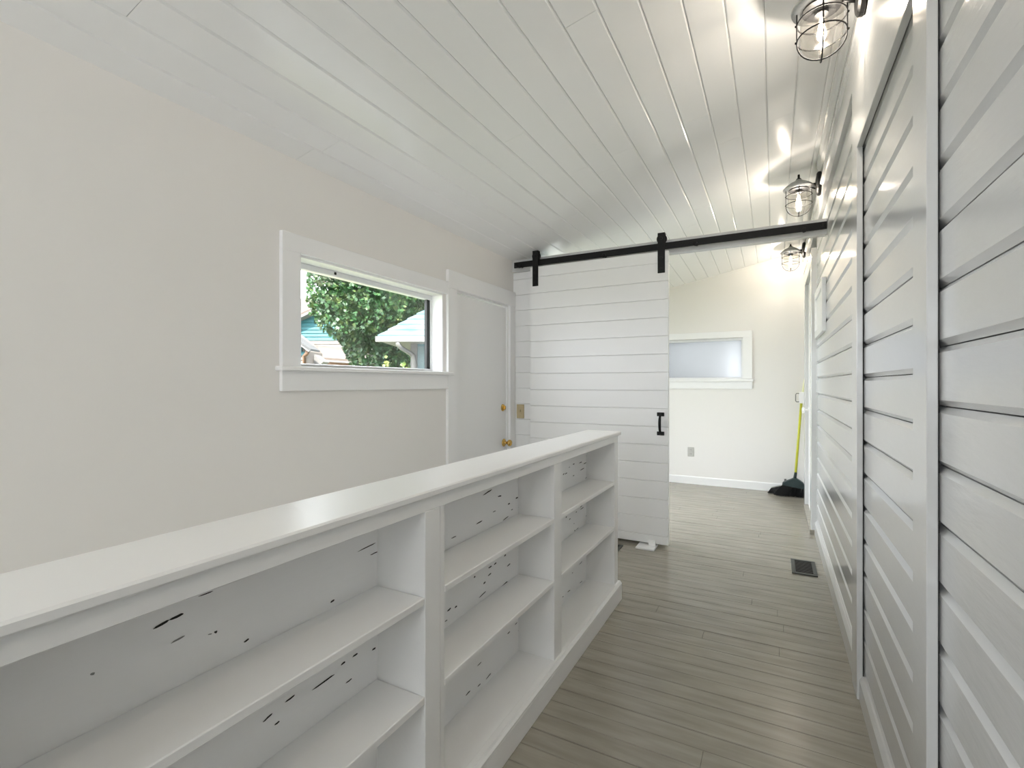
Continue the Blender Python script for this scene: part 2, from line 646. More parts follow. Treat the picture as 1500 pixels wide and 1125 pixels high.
t2 = struct_root('trim_2', 'white stepped moulding under the sloped ceiling')
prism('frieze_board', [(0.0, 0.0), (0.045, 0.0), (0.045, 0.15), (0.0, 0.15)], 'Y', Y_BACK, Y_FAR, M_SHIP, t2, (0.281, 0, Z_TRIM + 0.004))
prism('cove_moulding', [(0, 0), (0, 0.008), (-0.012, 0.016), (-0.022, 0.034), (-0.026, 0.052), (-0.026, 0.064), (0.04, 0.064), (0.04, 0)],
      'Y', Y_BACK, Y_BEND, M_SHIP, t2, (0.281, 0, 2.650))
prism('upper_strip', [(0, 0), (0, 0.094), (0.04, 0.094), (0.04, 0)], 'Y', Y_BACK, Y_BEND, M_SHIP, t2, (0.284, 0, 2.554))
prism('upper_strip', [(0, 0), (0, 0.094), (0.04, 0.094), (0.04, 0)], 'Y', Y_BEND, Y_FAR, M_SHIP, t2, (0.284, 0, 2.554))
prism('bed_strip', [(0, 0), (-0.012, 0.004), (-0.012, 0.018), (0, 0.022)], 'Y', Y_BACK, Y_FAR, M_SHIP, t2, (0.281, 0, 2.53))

bp = [(0.0, 0.0), (0.016, 0.0), (0.016, 0.11), (0.010, 0.108), (0.004, 0.098), (0.0, 0.090)]
bb = struct_root('baseboard_right', 'white baseboard along the V-groove wall')
prism('baseboard_run', bp, 'Y', C1B + 0.001, D2A - 0.121, M_SHIP, bb, (0.2845, 0, 0))
prism('baseboard_run', [(a, b * 0.85) for a, b in bp], 'Y', C2B + 0.001, C1A - 0.001, M_SHIP, bb, (0.2845, 0, 0))
prism('baseboard_run', bp, 'Y', Y_BACK, C2A - 0.02, M_SHIP, bb, (0.2845, 0, 0))
prism('baseboard_run', bp, 'Y', D2B + 0.121, Y_FAR - 0.02, M_SHIP, bb, (0.2845, 0, 0))
bb = struct_root('baseboard_far', 'white baseboard of the far room')
prism('baseboard_run', [(0, 0), (-0.016, 0), (-0.016, 0.082), (-0.008, 0.092), (0, 0.092)], 'X', XL, 0.26, M_PAINT, bb, (0, Y_FAR, 0))

# far door in the right wall (seen edge-on)
d2 = struct_root('door_2', 'white door frame with raised sill in the far room')
box('side_casing', (0.262, D2A - 0.12, 0.0), (XR + 0.026, D2A, 2.16), M_SHIP, d2, 0.002)
box('side_casing', (0.262, D2B, 0.0), (XR + 0.026, D2B + 0.12, 2.16), M_SHIP, d2, 0.002)
box('head_casing', (0.262, D2A - 0.12, 2.16), (XR + 0.026, D2B + 0.12, 2.29), M_SHIP, d2, 0.002)
box('door_slab', (0.292, D2A + 0.003, 0.035), (XR + 0.025, D2B - 0.003, 2.155), M_PAINT, d2, 0.002)
box('door_sill', (0.250, D2A - 0.13, 0.0), (XR + 0.02, D2B, 0.034), M_FLOOR, d2, 0.003)
bm = bmesh.new()
add_lathe(bm, [(0.026, 0), (0.026, 0.006), (0.011, 0.008), (0.011, 0.03), (0.024, 0.034), (0.027, 0.045), (0.022, 0.058), (0.0, 0.06)], 16, axis='X')
bmesh.ops.scale(bm, vec=(-1, 1, 1), verts=bm.verts)
bm_obj('door_knob', bm, M_PAINT, d2, (0.292, D2B - 0.07, 0.95), smooth=True)

# ---- partition with header (open above up to the sloped ceiling)
PX1 = -0.74
bm = bmesh.new()
add_box(bm, (XL, Y_PART + 0.02, Z_SUNK), (PX1, Y_PART + 0.12, 2.165))
wp = struct(bm_obj('wall_partition', bm, M_BARN), 'white board partition behind the sliding door')
z = 0.763 - 0.134 * 7
while z < 2.15:
    a, b = max(z, Z_SUNK), min(z + 0.134, 2.165)
    h, c, g = b - a, 0.003, 0.0006
    prism('wall_board', [(0.02, g), (c, g), (0, c), (0, h - c), (c, h - g), (0.02, h - g)], 'X', XL, PX1, M_BARN, wp, (0, Y_PART, a))
    z += 0.134
box('header_beam', (XL, Y_PART, 2.185), (XR, Y_PART + 0.12, 2.262), M_SHIP, wp, 0.002)
box('header_board', (XL, Y_PART - 0.022, 2.165), (XR, Y_PART, 2.268), M_SHIP, wp, 0.002)
box('jamb', (PX1, Y_PART, 0.0), (PX1 + 0.018, Y_PART + 0.12, 2.185), M_PAINT, wp, 0.001)

# ---- window in the left wall
w1 = struct_root('window_1', 'wide white framed window looking out on a green tree')
y0, y1, z0, z1 = WIN1
TH = 0.022
box('head_casing', (XL, 1.468, z1), (XL + TH, 2.757, 1.905), M_PAINT, w1, 0.0015)
box('side_casing', (XL, 1.468, 1.283), (XL + TH, y0, z1), M_PAINT, w1, 0.0015)
box('apron', (XL, 1.468, 1.167), (XL + TH - 0.002, 2.757, 1.261), M_PAINT, w1, 0.0015)
box('stool', (XL - 0.10, 1.448, 1.261), (XL + 0.045, 2.80, 1.283), M_PAINT, w1, 0.004)
box('jamb_liner', (XL - 0.128, y0, z1 - 0.012), (XL + 0.001, y1, z1), M_PAINT, w1)
box('jamb_liner', (XL - 0.128, y0, z0), (XL + 0.001, y0 + 0.012, z1 - 0.012), M_PAINT, w1)
box('jamb_liner', (XL - 0.128, y1 - 0.012, z0), (XL + 0.001, y1, z1 - 0.012), M_PAINT, w1)
fx0, fx1 = XL - 0.125, XL - 0.085
box('sash_frame', (fx0, y0 + 0.012, z1 - 0.042), (fx1, y1 - 0.012, z1 - 0.012), M_VINYL, w1, 0.003)
box('sash_frame', (fx0, y0 + 0.012, z0), (fx1, y1 - 0.012, z0 + 0.020), M_VINYL, w1, 0.003)
box('sash_frame', (fx0, y0 + 0.012, z0 + 0.02), (fx1, y0 + 0.032, z1 - 0.042), M_VINYL, w1, 0.003)
box('sash_frame', (fx0, y1 - 0.026, z0 + 0.02), (fx1, y1 - 0.012, z1 - 0.042), M_VINYL, w1, 0.003)
box('gasket', (fx0 + 0.01, y1 - 0.060, z0 + 0.02), (fx0 + 0.03, y1 - 0.026, z1 - 0.042), M_RUBBER, w1)
box('window_pane', (fx0 + 0.016, y0 + 0.03, z0 + 0.018), (fx0 + 0.020, y1 - 0.05, z1 - 0.04), M_GLASS, w1)
bm = bmesh.new()
add_box(bm, (0, 0, 0), (0.006, 0.014, 0.014), 0.002)
bm_obj('latch', bm, M_BLACK, w1, (fx1, 1.86, z1 - 0.032))

# ---- window of the far room, frosted
w2 = struct_root('window_2', 'white framed frosted window in the far room')
x0, x1, z0, z1 = WIN2
T = 0.02
box('head_casing', (x0 - 0.09, Y_FAR - T, z1), (x1 + 0.095, Y_FAR, 1.812), M_PAINT, w2, 0.0015)
box('side_casing', (x1, Y_FAR - T, 1.262), (x1 + 0.095, Y_FAR, z1), M_PAINT, w2, 0.0015)
box('side_casing', (x0 - 0.09, Y_FAR - T, 1.262), (x0, Y_FAR, z1), M_PAINT, w2, 0.0015)
box('stool', (x0 - 0.1, Y_FAR - 0.045, 1.228), (x1 + 0.105, Y_FAR + 0.09, 1.258), M_PAINT, w2, 0.003)
box('apron', (x0 - 0.09, Y_FAR - T, 1.143), (x1 + 0.095, Y_FAR, 1.228), M_PAINT, w2, 0.0015)
box('sash_frame', (x0, Y_FAR + 0.05, z1 - 0.03), (x1, Y_FAR + 0.08, z1), M_VINYL, w2, 0.002)
box('sash_frame', (x0, Y_FAR + 0.05, z0), (x1, Y_FAR + 0.08, z0 + 0.02), M_VINYL, w2, 0.002)
box('sash_frame', (x1 - 0.02, Y_FAR + 0.05, z0 + 0.02), (x1, Y_FAR + 0.08, z1 - 0.03), M_VINYL, w2, 0.002)
box('sash_frame', (x0, Y_FAR + 0.05, z0 + 0.02), (x0 + 0.02, Y_FAR + 0.08, z1 - 0.03), M_VINYL, w2, 0.002)
box('frosted_pane', (x0 + 0.015, Y_FAR + 0.062, z0 + 0.015), (x1 - 0.015, Y_FAR + 0.066, z1 - 0.025), M_FROST, w2)

# ---- outside door in the left wall
d1 = struct_root('door_1', 'plain white slab door with brass knob and deadbolt')
a, b, _, zt = DOOR1
box('side_casing', (XL, 2.757, Z_SUNK), (XL + TH, a, zt), M_PAINT, d1, 0.0015)
box('side_casing', (XL, b, Z_SUNK), (XL + TH, 3.742, zt), M_PAINT, d1, 0.0015)
box('head_casing', (XL, 2.757, zt), (XL + TH + 0.003, 3.742, 1.992), M_PAINT, d1, 0.0015)
box('door_stop', (XL - 0.128, a, zt - 0.012), (XL - 0.002, b, zt), M_PAINT, d1)
box('door_stop', (XL - 0.128, b - 0.012, Z_SUNK), (XL - 0.002, b, zt - 0.012), M_PAINT, d1)
box('door_stop', (XL - 0.128, a, Z_SUNK), (XL - 0.002, a + 0.004, zt - 0.012), M_PAINT, d1)
box('door_slab', (XL - 0.060, a + 0.006, Z_SUNK + 0.01), (XL - 0.016, b - 0.015, zt - 0.020), M_PAINT, d1, 0.001)
kp = (XL - 0.016, 3.607, 0.704)
bm = bmesh.new()
add_lathe(bm, [(0.033, 0), (0.033, 0.004), (0.026, 0.010), (0.012, 0.014), (0.011, 0.036), (0.020, 0.042), (0.0275, 0.052), (0.028, 0.060),
               (0.022, 0.070), (0.010, 0.074), (0.0, 0.0745)], 24, axis='X')
bm_obj('door_knob', bm, M_BRASS, d1, kp, smooth=True)['label'] = 'round polished brass knob'
bm = bmesh.new()
add_lathe(bm, [(0.030, 0), (0.029, 0.006), (0.022, 0.012), (0.013, 0.014), (0.0, 0.014)], 24, axis='X')
add_box(bm, (0.012, -0.004, -0.016), (0.030, 0.004, 0.016), 0.002)
bm_obj('deadbolt', bm, M_BRASS, d1, (XL - 0.016, 3.588, 1.001), smooth=False)['label'] = 'round brass deadbolt'
for zz in (1.68, 0.85, 0.02):
    bm = bmesh.new()
    add_lathe(bm, [(0.006, -0.045), (0.006, 0.045)], 8)
    bm_obj('hinge', bm, M_PAINT, d1, (XL - 0.008, a + 0.005, zz))

# ================================================================== THINGS
# ---- built-in bookcase / half wall
BX0, BXF, BXB = -0.950, -0.768, -0.930
bk = thing('bookcase', (-0.85, 1.0, 0), 'long low white painted open bookcase with chipped paint and a flat cap top', 'bookcase')
BO = (-0.85, 1.0, 0)


def bbox(nm, lo, hi, bev=0.0015, m=M_BOOK):
    return box(nm, lo, hi, m, bk, bev, BO)


Y_END = 2.678
Y_NEAR = -0.72
bbox('top_cap', (-0.957, Y_NEAR - 0.02, 0.915), (-0.757, 2.708, 0.9345), 0.004)
bbox('back_panel', (BX0, Y_NEAR, 0.0), (BXB, Y_END, 0.915), 0)
bbox('top_rail', (BXF - 0.018, Y_NEAR, 0.880), (BXF, Y_END, 0.915))
bbox('plinth', (BXB, Y_NEAR, 0.0), (-0.748, Y_END + 0.012, 0.082))
o = prism('plinth_moulding', [(-0.03, 0), (0.0, 0), (0.0, 0.008), (-0.006, 0.014), (-0.010, 0.020), (-0.03, 0.020)], 'Y', Y_NEAR, Y_END + 0.012, M_BOOK, bk,
          Vector((-0.748, 0, 0.082)) - Vector(BO))
bays = [(Y_NEAR + 0.02, 0.13), (0.21, 0.972), (1.056, 1.785), (1.861, 2.615)]
divs = [(0.13, 0.21), (0.972, 1.056), (1.785, 1.861)]
for a, b in divs:
    bbox('divider', (BXB, a + 0.002, 0.09), (BXF - 0.018, b - 0.002, 0.915), 0)
bbox('end_panel', (BXB, 2.617, 0.09), (BXF - 0.018, Y_END, 0.915), 0)
bbox('stile', (BXF - 0.018, 0.13, 0.09), (BXF, 0.21, 0.880))
bbox('stile', (BXF - 0.018, 0.972, 0.09), (BXF, 1.034, 0.880))
bbox('stile', (BXF - 0.018, 1.037, 0.09), (BXF - 0.002, 1.056, 0.880))
bbox('stile', (BXF - 0.018, 1.785, 0.09), (BXF, 1.861, 0.880))
bbox('stile', (BXF - 0.018, 2.615, 0.09), (BXF, Y_END, 0.880))
bbox('bottom_shelf', (BXB, Y_NEAR, 0.083), (-0.7785, 2.617, 0.1018), 0)
for a, b in bays:
    for zt in (0.666, 0.418):
        bbox('shelf', (BXB, a, zt - 0.019), (BXF - 0.001, b, zt), 0.002)

# chipped paint: dashes along the grain of the back panel, photo pixels carried onto that panel
SEG = []


def seg(off, s, items):
    for it in items:
        SEG.append(tuple((it[i] / s + off[i % 2]) if i < 4 else it[i] for i in range(len(it))))


seg((640, 660), 5.357, [(362, 350, 432, 305, 7), (478, 360, 506, 354, 7), (618, 374, 636, 368, 8), (650, 358, 668, 352, 6),
                        (557, 422, 573, 414, 8), (638, 446, 668, 428, 8), (582, 466, 596, 460, 6, 1), (438, 482, 462, 472, 6, 1),
                        (517, 550, 562, 514, 5), (308, 578, 356, 550, 6), (112, 690, 152, 670, 6, 1), (388, 745, 410, 740, 4, 1),
                        (528, 828, 542, 818, 9), (448, 896, 467, 880, 8), (404, 922, 430, 906, 8), (550, 908, 576, 888, 7),
                        (400, 984, 426, 962, 7), (290, 998, 302, 988, 9), (364, 1046, 382, 1032, 9), (486, 1088, 554, 1028, 7),
                        (988, 190, 1000, 180, 7), (1004, 186, 1022, 174, 6), (1066, 110, 1080, 104, 7), (1116, 98, 1138, 90, 6),
                        (1172, 42, 1184, 36, 7), (1194, 74, 1210, 70, 6), (1150, 106, 1172, 94, 6), (1124, 156, 1156, 138, 6),
                        (1184, 124, 1194, 118, 6), (1066, 200, 1078, 194, 8, 1), (1164, 222, 1182, 198, 5), (1034, 134, 1044, 128, 5, 1),
                        (1024, 500, 1062, 470, 7), (1010, 526, 1020, 518, 8), (1038, 542, 1048, 534, 8), (1090, 484, 1098, 478, 8),
                        (1124, 444, 1140, 432, 7), (1124, 464, 1152, 444, 6), (1168, 516, 1194, 498, 6), (1078, 632, 1086, 624, 7),
                        (1092, 624, 1112, 604, 4), (1072, 576, 1080, 570, 5, 1), (1178, 832, 1192, 826, 7), (1116, 896, 1140, 870, 5),
                        (984, 990, 992, 984, 7), (1060, 962, 1068, 956, 6), (1120, 1042, 1142, 1022, 5), (1156, 1030, 1166, 1022, 5),
                        (1026, 1112, 1046, 1094, 5)])
seg((640, 840), 5.07, [(312, 182, 364, 132, 6), (460, 118, 524, 58, 6), (76, 280, 104, 258, 8), (132, 256, 150, 242, 8), (58, 358, 78, 344, 6, 1),
                       (524, 448, 542, 432, 7), (580, 382, 596, 364, 6), (600, 430, 634, 386, 5), (300, 688, 330, 658, 5), (364, 788, 402, 740, 6),
                       (302, 842, 324, 818, 6), (214, 906, 248, 870, 7), (512, 714, 518, 706, 6), (936, 26, 942, 20, 7), (970, 138, 990, 122, 5),
                       (932, 176, 940, 170, 6), (948, 206, 956, 196, 6), (984, 166, 990, 158, 6)])
seg((60, 780), 2.586, [(425, 366, 485, 332, 7), (485, 332, 540, 308, 7), (492, 420, 545, 390, 5, 1), (656, 380, 666, 374, 7), (632, 388, 648, 383, 3, 1),
                       (768, 416, 788, 402, 6), (1096, 264, 1112, 256, 7), (1200, 73, 1268, 39, 4), (1247, 86, 1277, 72, 4), (1286, 194, 1296, 188, 6),
                       (1236, 236, 1252, 231, 4, 1), (186, 540, 194, 533, 6, 1), (1026, 598, 1112, 537, 6), (924, 644, 962, 615, 6), (840, 719, 877, 686, 6),
                       (884, 729, 904, 715, 6), (1136, 502, 1153, 490, 7), (1180, 472, 1200, 458, 7), (1254, 446, 1268, 436, 7), (1154, 572, 1178, 553, 5),
                       (390, 668, 425, 656, 4, 1), (596, 243, 652, 222, 3)])
for light in (0, 1):
    bm = bmesh.new()
    for s in SEG:
        if (len(s) > 5) != bool(light):
            continue
        p, q = on_x(s[0], s[1], BXB + 0.0006), on_x(s[2], s[3], BXB + 0.0006)
        if p.z < 0.11 or q.z > 0.9 or max(p.z, q.z) > 0.877:
            continue
        hw = s[4] * 0.00034
        d = (q - p)
        L = d.length
        if L < 0.006:
            d = Vector((0, 1, 0)); L = 0.006; q = p + d * L
        d.normalize()
        nrm = Vector((0, -d.z, d.y))
        top = []
        for f, wv in ((0, 0.15), (0.2, 0.8), (0.55, 1.0), (0.85, 0.9), (1.0, 0.25)):
            c = p + (q - p) * f + nrm * hw * random.uniform(-0.3, 0.3)
            top.append((c + nrm * hw * wv, c - nrm * hw * wv))
        vs = [(bm.verts.new(t[0] - Vector(BO)), bm.verts.new(t[1] - Vector(BO))) for t in top]
        for (a1_, b1_), (a2_, b2_) in zip(vs[:-1], vs[1:]):
            bm.faces.new((a1_, b1_, b2_, a2_))
    o = bm_obj('grey_scuffs' if light else 'paint_chips', bm, M_CHIPL if light else M_CHIP, bk, recalc=False)
    o['kind'] = 'stuff'
    o['label'] = 'faint grey scuff marks on the back panel' if light else 'dark dashes where paint chipped off the back panel'

# ---- sliding barn door
DX0, DX1, DY0, DY1 = -1.794, -0.678, 3.664, 3.702
bd = thing('barn_door', ((DX0 + DX1) / 2, DY0, 0.022), 'white horizontal plank barn door hanging from the black rail', 'sliding door')
BDO = Vector(((DX0 + DX1) / 2, DY0, 0.022))
z = 0.752 - 0.1335 * 5
zs = [0.022] + [z + 0.1335 * i for i in range(0, 16) if 0.06 < z + 0.1335 * i < 2.12] + [2.174]
for a, b in zip(zs[:-1], zs[1:]):
    h, c, g = b - a, 0.004, 0.0006
    prism('door_plank', [(DY1 - DY0, g), (c, g), (0, c), (0, h - c), (c, h - g), (DY1 - DY0, h - g)], 'X', DX0, DX1, M_BARN, bd,
          Vector((0, DY0, a)) - BDO)
for hx in (-1.746, -0.727):
    bm = bmesh.new()
    add_box(bm, (-0.026, -0.006, -0.140), (0.026, 0.0, 0.150), 0.0015)
    h = bm_obj('hanger_strap', bm, M_BLACK, bd, Vector((hx, DY0, 2.152)) - BDO)
    bm = bmesh.new()
    add_lathe(bm, [(0.034, 0.006), (0.036, 0.008), (0.030, 0.011), (0.030, 0.024), (0.036, 0.027), (0.034, 0.029)], 24, axis='Y')
    bm_obj('wheel', bm, M_BLACK, h, (0, 0, 0.113), smooth=False)
    bm = bmesh.new()
    add_box(bm, (-0.026, 0.029, 0.085), (0.026, 0.034, 0.150), 0.001)
    add_box(bm, (-0.026, -0.006, 0.148), (0.026, 0.034, 0.154), 0.001)
    bm_obj('yoke', bm, M_BLACK, h)
    for bz in (-0.11, -0.03, 0.113):
        bm = bmesh.new()
        add_lathe(bm, [(0.011, 0), (0.011, -0.005), (0.007, -0.008), (0.0, -0.008)], 8, axis='Y')
        bm_obj('bolt', bm, M_BLACK, h, (0, -0.006, bz))
hd = Vector((-0.732, DY0, 0.908))
bm = bmesh.new()
pts = []
for i in range(13):
    f = i / 12
    pts.append((0, -0.008 - 0.032 * math.sin(math.pi * f) ** 0.7, -0.075 + 0.15 * f))
add_tube(bm, pts, [0.007 + 0.003 * math.sin(math.pi * i / 12) for i in range(13)], 8)
h = bm_obj('pull_handle', bm, M_BLACK, bd, hd - BDO, smooth=True)
for s in (-1, 1):
    bm = bmesh.new()
    add_box(bm, (-0.026, -0.006, s * 0.070 - 0.014), (0.026, 0.0, s * 0.070 + 0.014), 0.002)
    bm_obj('back_plate', bm, M_BLACK, h)

# ---- rail
rl = thing('barn_door_rail', (-0.8, 3.682, 2.21), 'long flat black steel rail bolted to the header above the sliding door', 'door rail')
RLO = (-0.8, 3.682, 2.21)
box('rail_bar', (-1.955, 3.678, 2.187), (0.318 - 0.022, 3.686, 2.235), M_BLACK, rl, 0.001, RLO)
for bx in (-1.90, -1.166, -0.49, 0.172):
    bm = bmesh.new()
    add_lathe(bm, [(0.011, 0.0), (0.011, 0.042)], 10, axis='Y')
    bm_obj('spacer', bm, M_BLACK, rl, Vector((bx, 3.686, 2.203)) - Vector(RLO))
    bm = bmesh.new()
    add_lathe(bm, [(0.017, 0.0), (0.017, -0.006), (0.011, -0.010), (0.0, -0.010)], 6, axis='Y')
    bm_obj('bolt_head', bm, M_BLACK, rl, Vector((bx, 3.678, 2.197)) - Vector(RLO))
for bx in (-1.935, 0.275):
    bm = bmesh.new()
    add_lathe(bm, [(0.014, 0.0), (0.014, -0.004), (0.008, -0.006), (0.0, -0.006)], 10, axis='Y')
    bm_obj('end_bolt', bm, M_BLACK, rl, Vector((bx, 3.678, 2.215)) - Vector(RLO))

# ---- floor guide under the barn door
g = thing('door_floor_guide', (-0.82, 3.63, 0), 'small white floor guide bracket under the sliding door', 'door guide')
box('base_plate', (-0.892, 3.562, 0.0), (-0.758, 3.700, 0.012), M_PAINT, g, 0.002, (-0.82, 3.63, 0))
box('guide_tab', (-0.815, 3.640, 0.012), (-0.765, 3.655, 0.050), M_PAINT, g, 0.002, (-0.82, 3.63, 0))

# ---- cage wall lamps
M_CAGE = mat('matte_black_wire', (0.008, 0.008, 0.008), 0.65, spec=0.2, var=0.2)
M_FIL = emit_mat('glowing_filament', (1.0, 0.72, 0.40), 60.0)
LAMP_LABELS = ['caged wall lamp with clear glass nearest the boarded doorway casing',
               'caged wall lamp with clear glass just above the right end of the black rail',
               'caged wall lamp with clear glass in the far room beyond the header']
lamp_meshes = {}


def lamp(yc, zb, label):
    """zb: height of the globe's bottom; origin at the wall plate centre"""
    S = 1.22
    px, pz = 0.2665, zb + 0.203
    o = thing('cage_wall_lamp', (px, yc, pz), label, 'wall lamp', 'caged lamps along the board wall')
    o.scale = (S, S, S)
    gx = (0.150 - px) / S                # globe axis relative to plate
    gt = (zb + 0.196 - pz) / S           # underside of the shade
    bm = bmesh.new()
    add_lathe(bm, [(0.0, -0.014), (0.03, -0.014), (0.056, -0.010), (0.064, -0.004), (0.066, 0.006), (0.060, 0.012), (0.0, 0.012)], 28, axis='X')
    bm_obj('wall_plate', bm, M_BLACK, o, smooth=False)
    bm = bmesh.new()
    add_tube(bm, [(-0.010, 0, 0.0), (-0.03, 0, -0.002), (-0.055, 0, -0.006), (gx + 0.018, 0, gt + 0.034)], [0.010, 0.009, 0.009, 0.010], 10)
    add_tube(bm, [(-0.010, 0, -0.025), (-0.03, 0, -0.018), (-0.050, 0, -0.008)], 0.005, 8)
    bm_obj('arm', bm, M_BLACK, o, smooth=True)
    bm = bmesh.new()
    add_lathe(bm, [(0.077, -0.008), (0.079, -0.002), (0.065, 0.012), (0.046, 0.026), (0.024, 0.036), (0.014, 0.046), (0.0, 0.047)], 32, (gx, 0, gt))
    add_lathe(bm, [(0.075, -0.007), (0.061, 0.008), (0.044, 0.020), (0.0, 0.022)], 32, (gx, 0, gt))
    sh = bm_obj('shade', bm, M_GALV, o, smooth=True)
    sh['label'] = 'galvanized grey conical shade'
    bm = bmesh.new()
    add_lathe(bm, [(0.013, 0.042), (0.013, 0.050), (0.006, 0.056), (0.006, 0.074), (0.0, 0.078)], 12, (gx, 0, gt))
    bm_obj('finial', bm, M_BLACK, sh, smooth=False)
    bm = bmesh.new()
    add_lathe(bm, [(0.050, -0.014), (0.050, 0.008), (0.018, 0.008), (0.018, -0.030), (0.0, -0.030)], 20, (gx, 0, gt))
    bm_obj('socket', bm, M_BLACK, o)
    # cage: two U wires and two rings
    rc = 0.063
    for ang in (0.0, math.pi / 2):
        bm = bmesh.new()
        pts = [(rc, 0.0), (rc, -0.03), (rc, -0.065), (rc, -0.092)]
        pts += [(rc * math.cos(t), -0.097 - (0.063) * math.sin(t)) for t in [math.pi / 2 * i / 8 for i in range(1, 9)]]
        full = pts + [(-x, zz) for x, zz in pts[-2::-1]]
        add_tube(bm, [(gx + x * math.cos(ang), x * math.sin(ang), gt + zz) for x, zz in full], 0.0022, 6)
        bm_obj('cage_wire', bm, M_CAGE, o, smooth=True)
    for zz in (-0.042, -0.092):
        bm = bmesh.new()
        add_tube(bm, [(gx + rc * math.cos(2 * math.pi * i / 28), rc * math.sin(2 * math.pi * i / 28), gt + zz) for i in range(28)], 0.002, 6, closed=True)
        for i in range(4):
            a = math.pi / 2 * i
            r_ = bmesh.ops.create_icosphere(bm, subdivisions=1, radius=0.0042)
            bmesh.ops.translate(bm, vec=(gx + (rc + 0.002) * math.cos(a), (rc + 0.002) * math.sin(a), gt + zz), verts=r_['verts'])
        bm_obj('cage_ring', bm, M_CAGE, o, smooth=True)
    bm = bmesh.new()
    prof = [(0.050, -0.006)]
    for i in range(10):
        zz = -0.010 - 0.0095 * i
        prof += [(0.0545, zz), (0.0530, zz - 0.0048)]
    prof += [(0.052 * math.cos(t), -0.104 - 0.046 * math.sin(t)) for t in [math.pi / 2 * i / 7 for i in range(1, 8)]]
    prof[-1] = (0.0, prof[-1][1])
    add_lathe(bm, prof, 32, (gx, 0, gt))
    bm_obj('glass_globe', bm, M_LAMPGLASS, o, smooth=True)
    bm = bmesh.new()
    add_lathe(bm, [(0.012, -0.028), (0.014, -0.040), (0.020, -0.065), (0.022, -0.085), (0.017, -0.103), (0.0, -0.111)], 18, (gx, 0, gt))
    bl = bm_obj('bulb', bm, M_LAMPGLASS, o, smooth=True)
    bm = bmesh.new()
    for i in range(6):
        a = 2 * math.pi * i / 6
        add_tube(bm, [(gx + 0.003 * math.cos(a), 0.003 * math.sin(a), gt - 0.040), (gx + 0.011 * math.cos(a), 0.011 * math.sin(a), gt - 0.090)], 0.0011, 5)
    bm_obj('filament', bm, M_FIL, bl)
    ld = bpy.data.lights.new('lamp_light', 'POINT')
    ld.energy = 4.4
    ld.color = (1.0, 0.955, 0.90)
    ld.shadow_soft_size = 0.016
    lo = bpy.data.objects.new('lamp_light', ld)
    lo.location = (gx, 0, gt - 0.068)
    COL.objects.link(lo)
    lo.parent = o
    return o


lamp(2.07, 2.365, LAMP_LABELS[0])
lamp(3.92, 2.362, LAMP_LABELS[1])
lamp(5.80, 2.365, LAMP_LABELS[2])
lamp(0.20, 2.365, 'added unseen caged wall lamp giving fill light at the near end of the board wall')  # unseen lamp added for fill, continues the row

# ---- switch plate, outlet
s = thing('light_switch', (-1.929, Y_PART, 0.964), 'tan plastic light switch plate on the white boards beside the door', 'light switch')
bm = bmesh.new()
add_box(bm, (-0.036, -0.007, -0.060), (0.036, 0.0, 0.060), 0.003)
bm_obj('cover_plate', bm, M_TAN, s)
bm = bmesh.new()
add_box(bm, (-0.005, -0.018, -0.006), (0.005, -0.006, 0.016), 0.002)
bm_obj('toggle', bm, M_TAN, s)
for zz in (-0.042, 0.042):
    bm = bmesh.new()
    add_lathe(bm, [(0.004, -0.006), (0.004, -0.008), (0, -0.0085)], 10, axis='Y')
    bm_obj('screw', bm, M_TAN, s, (0, 0, zz))
p = on_y(1012, 661.8, Y_FAR)
s = thing('wall_outlet', (p.x, Y_FAR, p.z), 'grey duplex power outlet low on the beige far wall', 'power outlet')
bm = bmesh.new()
add_box(bm, (-0.036, -0.006, -0.057), (0.036, 0.0, 0.057), 0.003)
bm_obj('cover_plate', bm, M_GREY, s)
for zz in (-0.024, 0.024):
    bm = bmesh.new()
    add_box(bm, (-0.017, -0.009, zz - 0.014), (0.017, -0.005, zz + 0.014), 0.003)
    r_ = bm_obj('socket_face', bm, M_GREY, s)
    bm = bmesh.new()
    for xx in (-0.007, 0.007):
        add_box(bm, (xx - 0.0015, -0.0098, zz - 0.004), (xx + 0.0015, -0.0088, zz + 0.008))
    bm_obj('slots', bm, M_GREYDK, r_)


# ---- floor registers
def register(x0, x1, y0, y1, label):
    c = ((x0 + x1) / 2, (y0 + y1) / 2, 0.0)
    o = thing('floor_register', c, label, 'floor vent')
    hx, hy = (x1 - x0) / 2, (y1 - y0) / 2
    bm = bmesh.new()
    f = 0.022
    for lo, hi in (((-hx, -hy), (hx, -hy + f)), ((-hx, hy - f), (hx, hy)), ((-hx, -hy + f), (-hx + f, hy - f)), ((hx - f, -hy + f), (hx, hy - f))):
        add_box(bm, (*lo, 0.0), (*hi, 0.008), 0.0015)
    bm_obj('rim', bm, M_REG, o)
    n = 14
    pw = (2 * hy - 2 * f) / n
    bm = bmesh.new()
    add_box(bm, (-hx + f, -hy + f, 0.0008), (hx - f, hy - f, 0.002))
    bm_obj('grille_pan', bm, M_REGIN, o)
    for i in range(n):
        prism('louvre', [(0, 0), (pw * 0.62, 0.0), (pw * 0.62, 0.0035), (0, 0.0045)], 'X', -hx + f, hx - f, M_REGIN, o, (0, -hy + f + i * pw, 0.002))


register(0.100, 0.240, 3.565, 3.848, 'grey metal floor register beside the V-groove wall')
register(-1.13, -0.985, 3.36, 3.575, 'grey metal floor register peeking out past the end of the bookcase')

